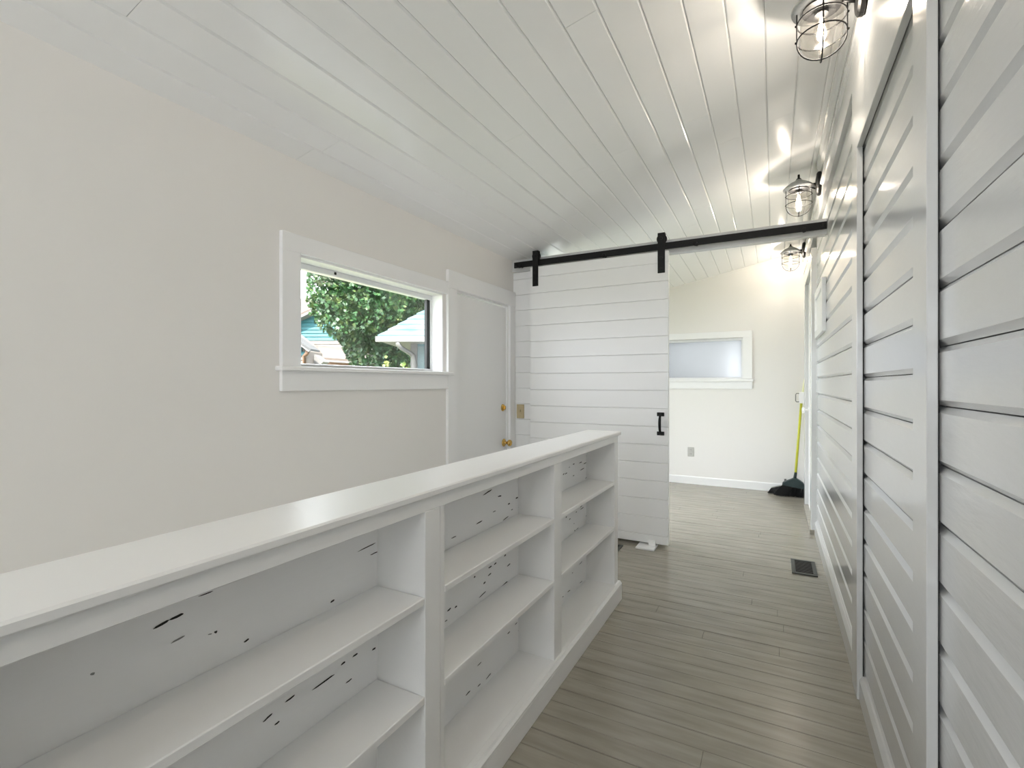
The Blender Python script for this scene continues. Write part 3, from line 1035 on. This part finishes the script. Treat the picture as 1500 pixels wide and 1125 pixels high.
# ---- framed panel on the right wall past the header
fp = thing('wall_frame', (XR, 4.14, 1.73), 'small flat white frame fixed on the glossy board wall past the header', 'wall frame')
FO = (XR, 4.14, 1.73)
fy0, fy1, fz0, fz1 = 3.80, 4.48, 1.55, 1.905
box('frame_rail', (0.278, fy0, fz1 - 0.055), (XR, fy1, fz1), M_PAINT, fp, 0.002, FO)
box('frame_rail', (0.278, fy0, fz0), (XR, fy1, fz0 + 0.055), M_PAINT, fp, 0.002, FO)
box('frame_stile', (0.278, fy0, fz0 + 0.055), (XR, fy0 + 0.06, fz1 - 0.055), M_PAINT, fp, 0.002, FO)
box('frame_stile', (0.278, fy1 - 0.06, fz0 + 0.055), (XR, fy1, fz1 - 0.055), M_PAINT, fp, 0.002, FO)
box('panel', (0.290, fy0 + 0.06, fz0 + 0.055), (XR, fy1 - 0.06, fz1 - 0.055), M_PAINT, fp, 0.001, FO)

# ---- broom with clip-on dustpan, broom holder
br = thing('broom', (0.13, 6.00, 0.0), 'angled broom with yellow-green handle and black bristles leaning in the corner', 'broom')
BR = Vector((0.13, 6.00, 0.0))
hb = on_y(1165, 699, 6.02)
ht = on_y(1173.8, 590, 6.12)
tt = on_y(1179, 556, 6.15)
bm = bmesh.new()
add_tube(bm, [hb - BR, ht - BR], 0.0125, 10)
bm_obj('handle', bm, M_YELLOW, br, smooth=True)
bm = bmesh.new()
add_tube(bm, [ht - BR, tt - BR], 0.0120, 10)
bm_obj('grip', bm, M_PALE, br, smooth=True)
YB = 5.99


def bpt(u, v, y=YB):
    return on_y(u, v, y) - BR


bm = bmesh.new()
out = [(1145.5, 710), (1146.5, 706.5), (1152, 704), (1158, 702), (1161.5, 700.5), (1166.5, 700.5), (1172, 703.5), (1177, 707.5), (1179.6, 712), (1180, 716.5),
       (1172, 715.5), (1162, 713.5), (1152, 711.5)]
n = len(out)
for dy, sc in ((-0.030, 0.94), (-0.012, 1.0), (0.028, 1.0), (0.040, 0.94)):
    cx_ = sum(p_[0] for p_ in out) / n
    cy_ = sum(p_[1] for p_ in out) / n
    for u, v in out:
        bm.verts.new(bpt(cx_ + (u - cx_) * sc, cy_ + (v - cy_) * sc) + Vector((0, dy, 0)))
bm.verts.ensure_lookup_table()
for r_ in range(3):
    for i in range(n):
        j = (i + 1) % n
        bm.faces.new((bm.verts[r_ * n + i], bm.verts[r_ * n + j], bm.verts[(r_ + 1) * n + j], bm.verts[(r_ + 1) * n + i]))
bm.faces.new([bm.verts[i] for i in range(n)])
bm.faces.new([bm.verts[3 * n + i] for i in range(n)][::-1])
bm_obj('broom_head', bm, M_TEALDK, br)
bm = bmesh.new()
add_tube(bm, [bpt(1164, 703, 6.0), hb - BR + Vector((0.004, 0, 0.05))], [0.017, 0.014], 10)
bm_obj('ferrule', bm, M_TEALDK, br, smooth=True)
bm = bmesh.new()
brng = random.Random(5)
for i in range(420):
    f = brng.random()
    dy = brng.uniform(-0.026, 0.034)
    top = bpt(1147 + 32 * f, 711 + 5.0 * f) + Vector((0, dy, 0.01))
    bx_ = on_y(1133.5 + 45 * f, 700, YB).x - BR.x
    bot = Vector((bx_ + brng.uniform(-0.006, 0.006), YB - BR.y + dy * 1.7, 0.003 + brng.uniform(0, 0.010)))
    add_tube(bm, [top, bot], [0.0022, 0.0016], 3, cap=False)
o = bm_obj('bristles', bm, M_BRISTLE, br)
o['kind'] = 'stuff'

dp = thing('dustpan', (0.11, 6.11, 0), 'dark grey dustpan standing behind the broom against the far wall', 'dustpan')
DP = Vector((0.11, 6.11, 0))
bm = bmesh.new()
prof = [(-0.175, 0.0), (-0.14, 0.058), (-0.06, 0.085), (0.02, 0.09), (0.08, 0.088), (0.12, 0.06), (0.135, 0.0)]
for yy, k_ in ((-0.045, 1.0), (0.03, 0.96)):
    for x, zz in prof:
        bm.verts.new((x * k_, yy, zz * k_ + 0.002))
bm.verts.ensure_lookup_table()
n = len(prof)
for i in range(n - 1):
    bm.faces.new((bm.verts[i], bm.verts[i + 1], bm.verts[n + i + 1], bm.verts[n + i]))
bm.faces.new([bm.verts[n + i] for i in range(n)])
bm.faces.new((bm.verts[0], bm.verts[n - 1], bm.verts[2 * n - 1], bm.verts[n]))
o = bm_obj('pan', bm, M_PAN, dp)
so = o.modifiers.new('thickness', 'SOLIDIFY')
so.thickness = 0.004
bm = bmesh.new()
add_tube(bm, [(0.0, 0.03, 0.088), (0.0, 0.045, 0.13), (-0.002, 0.050, 0.155)], [0.012, 0.013, 0.010], 8)
bm_obj('pan_handle', bm, M_PAN, dp, smooth=True)

hp = on_y(1177, 581, 6.10)
bh = thing('broom_holder', (0.285, 6.06, hp.z), 'small white wall bracket with a grey hook holding the broom handle', 'hook')
bm = bmesh.new()
add_box(bm, (-0.050, -0.03, -0.070), (-0.004, 0.03, 0.050), 0.004)
bm_obj('bracket', bm, M_PAINT, bh)
bm = bmesh.new()
add_tube(bm, [(-0.050, -0.015, 0.035), (-0.075, -0.02, 0.035), (-0.082, -0.02, 0.02), (-0.082, -0.02, -0.045), (-0.074, -0.02, -0.055), (-0.050, -0.015, -0.055)], 0.005, 8)
bm_obj('hook', bm, M_GREYDK, bh, smooth=True)

# ================================================================== OUTSIDE (seen through the window)
M_TEAL = mat('shade_teal_siding', (0.008, 0.085, 0.098), 0.6, var=0.15, var_scale=(6, 6, 6))  # shaded tone of the siding, put into the colour
M_CREAM = mat('sunlit_cream_siding', (0.12, 0.10, 0.085), 0.6, var=0.1, var_scale=(6, 6, 6))  # sunlit tone of the siding, put into the colour
M_ROOFB = mat('beige_shingle_roof', (0.075, 0.055, 0.045), 0.85, var=0.25, var_scale=(14, 14, 14), bump=0.3, bump_scale=(25, 25, 25))
M_ROOFT = mat('pale_teal_shingle', (0.062, 0.076, 0.078), 0.8, color2=(0.02, 0.062, 0.072), var_scale=(3, 3, 6), bump=0.3, bump_scale=(25, 25, 25))
M_OUTW = mat('white_exterior_trim', (0.12, 0.114, 0.11), 0.5, var=0.05)
M_BROWN = mat('brown_fence_wood', (0.16, 0.085, 0.05), 0.8, var=0.3, var_scale=(12, 12, 3))
M_DKROOF = mat('dark_roof_edge', (0.05, 0.05, 0.05), 0.8, var=0.2)
M_GRASS = mat('grass_ground', (0.10, 0.14, 0.05), 0.9, color2=(0.14, 0.12, 0.08), var_scale=(0.6, 0.6, 0.6))
M_BARK = mat('tree_bark', (0.07, 0.045, 0.03), 0.9, var=0.4, var_scale=(10, 10, 2))


def leaf_mat(name, c1, c2, c3, sc):
    m = bpy.data.materials.new(name)
    m.use_nodes = True
    nt = m.node_tree
    b = nt.nodes['Principled BSDF']
    b.inputs['Roughness'].default_value = 0.55
    geo = nt.nodes.new('ShaderNodeNewGeometry')
    n = nt.nodes.new('ShaderNodeTexNoise')
    n.inputs['Scale'].default_value = sc
    n.inputs['Detail'].default_value = 3
    cr = nt.nodes.new('ShaderNodeValToRGB')
    cr.color_ramp.elements[0].position = 0.36
    cr.color_ramp.elements[0].color = (*c1, 1)
    cr.color_ramp.elements[1].position = 0.66
    cr.color_ramp.elements[1].color = (*c3, 1)
    e = cr.color_ramp.elements.new(0.52)
    e.color = (*c2, 1)
    nt.links.new(geo.outputs['Position'], n.inputs['Vector'])
    nt.links.new(n.outputs['Fac'], cr.inputs['Fac'])
    nt.links.new(cr.outputs['Color'], b.inputs['Base Color'])
    return m


M_LEAF = leaf_mat('evergreen_leaf', (0.006, 0.026, 0.007), (0.017, 0.062, 0.015), (0.058, 0.082, 0.018), 5.0)
M_LEAF2 = leaf_mat('yellow_green_leaf', (0.06, 0.11, 0.02), (0.12, 0.17, 0.03), (0.20, 0.20, 0.04), 6.0)

Z_GROUND = -0.9
gd = struct(box('ground', (-40, -20, Z_GROUND - 0.2), (-2.3, 40, Z_GROUND), M_GRASS), 'ground outside the window')


def L2W(r, d, z):
    """outside frame: r to the right, d away from the house, z up"""
    return RT * r + FW * d + UP * z


def foliage(name, center, rad, count, size, m, parent, rng, lo=-1.0):
    bm = bmesh.new()
    for _ in range(count):
        while True:
            v = Vector((rng.gauss(0, 1), rng.gauss(0, 1), rng.gauss(0, 1))).normalized()
            if v.z > lo:
                break
        k = 0.70 + 0.32 * rng.random() ** 0.5
        lump = 1 + 0.06 * math.sin(7 * v.x + 3 * v.z) + 0.06 * math.sin(9 * v.y - 5 * v.z)
        p = Vector((v.x * rad[0], v.y * rad[1], v.z * rad[2])) * k * lump + Vector(center)
        d = (v + Vector((rng.gauss(0, .45), rng.gauss(0, .45), rng.gauss(0.25, .45)))).normalized()
        s = d.cross(Vector((rng.gauss(0, 1), rng.gauss(0, 1), rng.gauss(0, 1)))).normalized()
        L = size * rng.uniform(0.6, 1.3)
        base = bm.verts.new(p)
        for j in range(4):
            a = (j - 1.5) * 0.42
            t = (d * math.cos(a) + s * math.sin(a))
            q = t.cross(d.cross(s)).normalized() * L * 0.13
            mid = p + t * L * 0.6
            a1_ = bm.verts.new(mid + q)
            a2_ = bm.verts.new(mid - q)
            tip = bm.verts.new(p + t * L * (1.0 if j in (1, 2) else 0.8))
            bm.faces.new((base, a1_, tip, a2_))
    o = bm_obj(name, bm, m, parent, recalc=False)
    o['kind'] = 'stuff'
    return o


frng = random.Random(21)
TD = 12.0
tc = L2W((590 - 750) / 715 * TD, TD, 1.2 + 162.5 / 715 * TD)
tree = thing('evergreen_tree', (tc.x, tc.y, Z_GROUND), 'large dense green evergreen tree outside the window', 'tree')
to = Vector((tc.x, tc.y, Z_GROUND))
bm = bmesh.new()
add_tube(bm, [(0, 0, 0), (0.05, 0.03, 1.6), (0, 0, 3.4), (0.05, 0, 5.0)], [0.22, 0.18, 0.13, 0.05], 10)
for i in range(9):
    a = i * 2.4
    zz = 2.2 + 0.33 * i
    add_tube(bm, [(0, 0, zz), (0.9 * math.cos(a), 0.9 * math.sin(a), zz + 0.5), (1.6 * math.cos(a), 1.6 * math.sin(a), zz + 0.8)], [0.06, 0.04, 0.015], 6)
bm_obj('trunk', bm, M_BARK, tree)
ctr = tc - to
foliage('foliage', ctr, (1.98, 1.98, 2.45), 46000, 0.095, M_LEAF, tree, frng)
bm = bmesh.new()
bmesh.ops.create_icosphere(bm, subdivisions=4, radius=1.0)
for v in bm.verts:
    k = 0.74 + 0.05 * math.sin(11 * v.co.x + 5 * v.co.z) + 0.05 * math.sin(13 * v.co.y + 7 * v.co.z)
    v.co = Vector((v.co.x * 1.98 * k, v.co.y * 1.98 * k, v.co.z * 2.45 * k)) + ctr
o = bm_obj('inner_foliage', bm, M_LEAF, tree)
o['kind'] = 'stuff'

for (u, v, d, rr), lab in zip([(567, 547, 6.0, 0.085), (592, 547, 6.2, 0.08)],
                              ['yellow-green leafy shrub below the conifer outside the window', 'yellow-green leafy shrub beside the corner of the pale teal house']):
    c = ext(u, v, d)
    s = thing('shrub', (c.x, c.y, Z_GROUND), lab, 'shrub')
    h = c.z - Z_GROUND
    bm = bmesh.new()
    for i in range(6):
        a = i * 1.05
        add_tube(bm, [(0.03 * math.cos(a), 0.03 * math.sin(a), 0), (0.04 * math.cos(a), 0.04 * math.sin(a), h * 0.5),
                      (0.06 * math.cos(a + .3), 0.06 * math.sin(a + .3), h)], [0.014, 0.01, 0.004], 5)
    bm_obj('stem', bm, M_BARK, s)
    foliage('foliage', (0, 0, h * 0.62), (rr, rr, h * 0.42), 900, 0.05, M_LEAF2, s, frng)


# ---- pale teal house at the right: hip roof, gutter, downspout, siding
def local_prism(name, pts, thick, m, parent, origin):
    return poly_prism(name, [L2W(*p) for p in pts], L2W(*thick), m, parent, origin)


E_R, E_D, E_Z, PITCH = -1.818, 6.6, 1.828, 0.80
W_R, W_D = -1.44, 7.05
hdl = L2W(W_R + 1.5, W_D + 1, Z_GROUND)
hs = thing('neighbour_house', hdl, 'pale teal sided house corner with shingled hip roof and gutter', 'house')
HO = hdl
rows = 15
for i in range(rows):
    t0_, t1_ = i * 0.11, (i + 1) * 0.11 + 0.02
    local_prism('shingle_course', [(E_R + t0_, E_D + t0_, E_Z + PITCH * t0_ + 0.018), (E_R + 5.0, E_D + t0_, E_Z + PITCH * t0_ + 0.018),
                                   (E_R + 5.0, E_D + t1_, E_Z + PITCH * t1_), (E_R + t1_, E_D + t1_, E_Z + PITCH * t1_)], (0, 0.0, 0.02), M_ROOFT, hs, HO)
    local_prism('shingle_course', [(E_R + t0_, E_D + t0_, E_Z + PITCH * t0_ + 0.018), (E_R + t0_, E_D + 3.4 - t0_, E_Z + PITCH * t0_ + 0.018),
                                   (E_R + t1_, E_D + 3.4 - t1_, E_Z + PITCH * t1_), (E_R + t1_, E_D + t1_, E_Z + PITCH * t1_)], (0, 0, 0.02), M_ROOFT, hs, HO)
local_prism('soffit', [(E_R + 0.02, E_D + 0.02, E_Z - 0.05), (E_R + 5, E_D + 0.02, E_Z - 0.05), (E_R + 5, E_D + 3.38, E_Z - 0.05), (E_R + 0.02, E_D + 3.38, E_Z - 0.05)],
            (0, 0, 0.05), M_OUTW, hs, HO)
g_ = local_prism('gutter', [(E_R - 0.01, E_D - 0.07, E_Z - 0.06), (E_R + 5, E_D - 0.07, E_Z - 0.06), (E_R + 5, E_D - 0.07, E_Z + 0.01), (E_R - 0.01, E_D - 0.07, E_Z + 0.01)],
                 (0, 0.09, 0), M_OUTW, hs, HO)
local_prism('house_wall', [(W_R + 0.02, W_D + 0.02, Z_GROUND), (W_R + 4.5, W_D + 0.02, Z_GROUND), (W_R + 4.5, W_D + 0.02, E_Z - 0.05), (W_R + 0.02, W_D + 0.02, E_Z - 0.05)],
            (0, 2.4, 0), M_TEAL, hs, HO)
M_PALET = mat('pale_teal_siding', (0.07, 0.115, 0.12), 0.6, var=0.12, var_scale=(5, 5, 5))
zz = Z_GROUND
while zz < E_Z - 0.16:
    local_prism('siding_board', [(W_R + 0.06, W_D - 0.008, zz), (W_R + 4.5, W_D - 0.008, zz), (W_R + 4.5, W_D + 0.008, zz + 0.115), (W_R + 0.06, W_D + 0.008, zz + 0.115)],
                (0, 0.012, 0), M_PALET, hs, HO)
    zz += 0.115
local_prism('corner_board', [(W_R - 0.02, W_D - 0.02, Z_GROUND), (W_R + 0.075, W_D - 0.02, Z_GROUND), (W_R + 0.075, W_D - 0.02, E_Z - 0.05), (W_R - 0.02, W_D - 0.02, E_Z - 0.05)],
            (0, 0.03, 0), M_OUTW, hs, HO)
bm = bmesh.new()
dd = E_D - 0.03
pts = [ext(582.5, 498, dd), ext(583, 504, dd), ext(587, 509, dd + 0.05), ext(600, 517, W_D - 0.1), ext(605.5, 521, W_D - 0.06), ext(607, 528, W_D - 0.05)]
last = pts[-1].copy()
last.z = Z_GROUND
add_tube(bm, [p_ - HO for p_ in pts + [last]], 0.032, 8)
bm_obj('downspout', bm, M_OUTW, hs, smooth=True)

# ---- far gabled house, shade and sunlight painted as teal and cream boards
AD = 18.0
ao = ext(480, 540, AD)
ao.z = Z_GROUND
ha = thing('gabled_house', ao, 'far house with beige gable roof behind the tree, siding painted in shaded teal and sunlit cream', 'house')


def pw_(u, v, d=AD):
    return ext(u, v, d)


TH_ = FW * 0.06
poly_prism('gable_wall', [pw_(425, 649), pw_(560, 649), pw_(560, 470), pw_(505, 436), pw_(425, 474)], FW * 4.0, M_TEAL, ha, ao)
rake = lambda u: 466 - (u - 439) * 0.478
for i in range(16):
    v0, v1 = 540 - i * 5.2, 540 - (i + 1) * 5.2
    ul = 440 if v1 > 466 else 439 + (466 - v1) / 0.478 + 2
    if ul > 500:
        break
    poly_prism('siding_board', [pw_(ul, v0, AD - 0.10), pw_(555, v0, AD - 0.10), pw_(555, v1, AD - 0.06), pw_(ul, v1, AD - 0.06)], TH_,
               M_TEAL if v1 < 494 else M_CREAM, ha, ao)  # upper rows painted as shade, lower rows as sunlit siding
poly_prism('corner_board', [pw_(436.5, 545, AD - 0.14), pw_(440, 545, AD - 0.14), pw_(440, 468, AD - 0.14), pw_(436.5, 468, AD - 0.14)], TH_, M_OUTW, ha, ao)
poly_prism('rake_board', [pw_(425, 472.5, AD - 0.5), pw_(505, 434, AD - 0.5), pw_(505, 430, AD - 0.5), pw_(425, 468.5, AD - 0.5)], FW * 0.5, M_OUTW, ha, ao)
poly_prism('roof_slope', [pw_(425, 469, AD - 0.5), pw_(505, 431, AD - 0.5), pw_(505, 424, AD + 3.0), pw_(475, 436.5, AD + 3.0), pw_(425, 441.5, AD + 3.0)],
           UP * 0.08, M_ROOFB, ha, ao)
# lower porch roof with brown wall
poly_prism('porch_roof', [pw_(452, 507, AD - 0.6), pw_(512, 513, AD - 0.6), pw_(530, 531, AD - 3.0), pw_(474, 527, AD - 3.0)], UP * 0.07, M_ROOFB, ha, ao)
poly_prism('porch_fascia', [pw_(474, 529.5, AD - 3.0), pw_(530, 533, AD - 3.0), pw_(530, 530.5, AD - 3.0), pw_(474, 526.8, AD - 3.0)], FW * 0.05, M_OUTW, ha, ao)
poly_prism('porch_wall', [pw_(474, 664, AD - 2.6), pw_(530, 664, AD - 2.6), pw_(530, 532, AD - 2.6), pw_(474, 529, AD - 2.6)], FW * 1.5, M_BROWN, ha, ao)

# ---- small garage gable at the left bottom
GD = 8.6
go_ = ext(440, 545, GD)
go_.z = Z_GROUND
gg = thing('garage', go_, 'small garage corner with dark roof edge and white gable slope outside the window', 'garage')
poly_prism('garage_wall', [pw_(405, 640, GD), pw_(446.5, 640, GD), pw_(446.5, 514, GD), pw_(437, 502, GD), pw_(405, 478, GD)], FW * 0.8, M_CREAM, gg, go_)
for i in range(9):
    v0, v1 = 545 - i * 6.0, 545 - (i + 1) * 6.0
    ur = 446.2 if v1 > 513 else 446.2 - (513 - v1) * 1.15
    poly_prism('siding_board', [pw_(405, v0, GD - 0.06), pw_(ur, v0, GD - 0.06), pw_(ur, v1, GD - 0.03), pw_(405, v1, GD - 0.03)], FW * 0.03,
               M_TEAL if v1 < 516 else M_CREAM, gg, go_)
poly_prism('roof_edge', [pw_(405, 474.5, GD - 0.3), pw_(455, 511, GD - 0.3), pw_(455, 514, GD - 0.3), pw_(405, 477.5, GD - 0.3)], FW * 0.4, M_DKROOF, gg, go_)
poly_prism('rake_board', [pw_(405, 477.5, GD - 0.28), pw_(454, 513.5, GD - 0.28), pw_(452, 515.5, GD - 0.28), pw_(405, 481, GD - 0.28)], FW * 0.04, M_OUTW, gg, go_)
poly_prism('white_gable', [pw_(447, 640, GD + 0.4), pw_(447, 513, GD + 0.4), pw_(452, 513, GD + 0.4), pw_(474, 530, GD + 0.4), pw_(470, 533, GD + 0.4), pw_(466, 640, GD + 0.4)],
           FW * 0.3, M_OUTW, gg, go_)
bm = bmesh.new()
pts = [pw_(450.5, 513.5, GD - 0.2), pw_(450.3, 517, GD - 0.2), pw_(448, 519.5, GD - 0.14), pw_(445.8, 521, GD - 0.1)]
last = pts[-1].copy()
last.z = Z_GROUND
add_tube(bm, [p_ - go_ for p_ in pts + [last]], 0.035, 8)
bm_obj('downspout', bm, M_BROWN, gg, smooth=True)
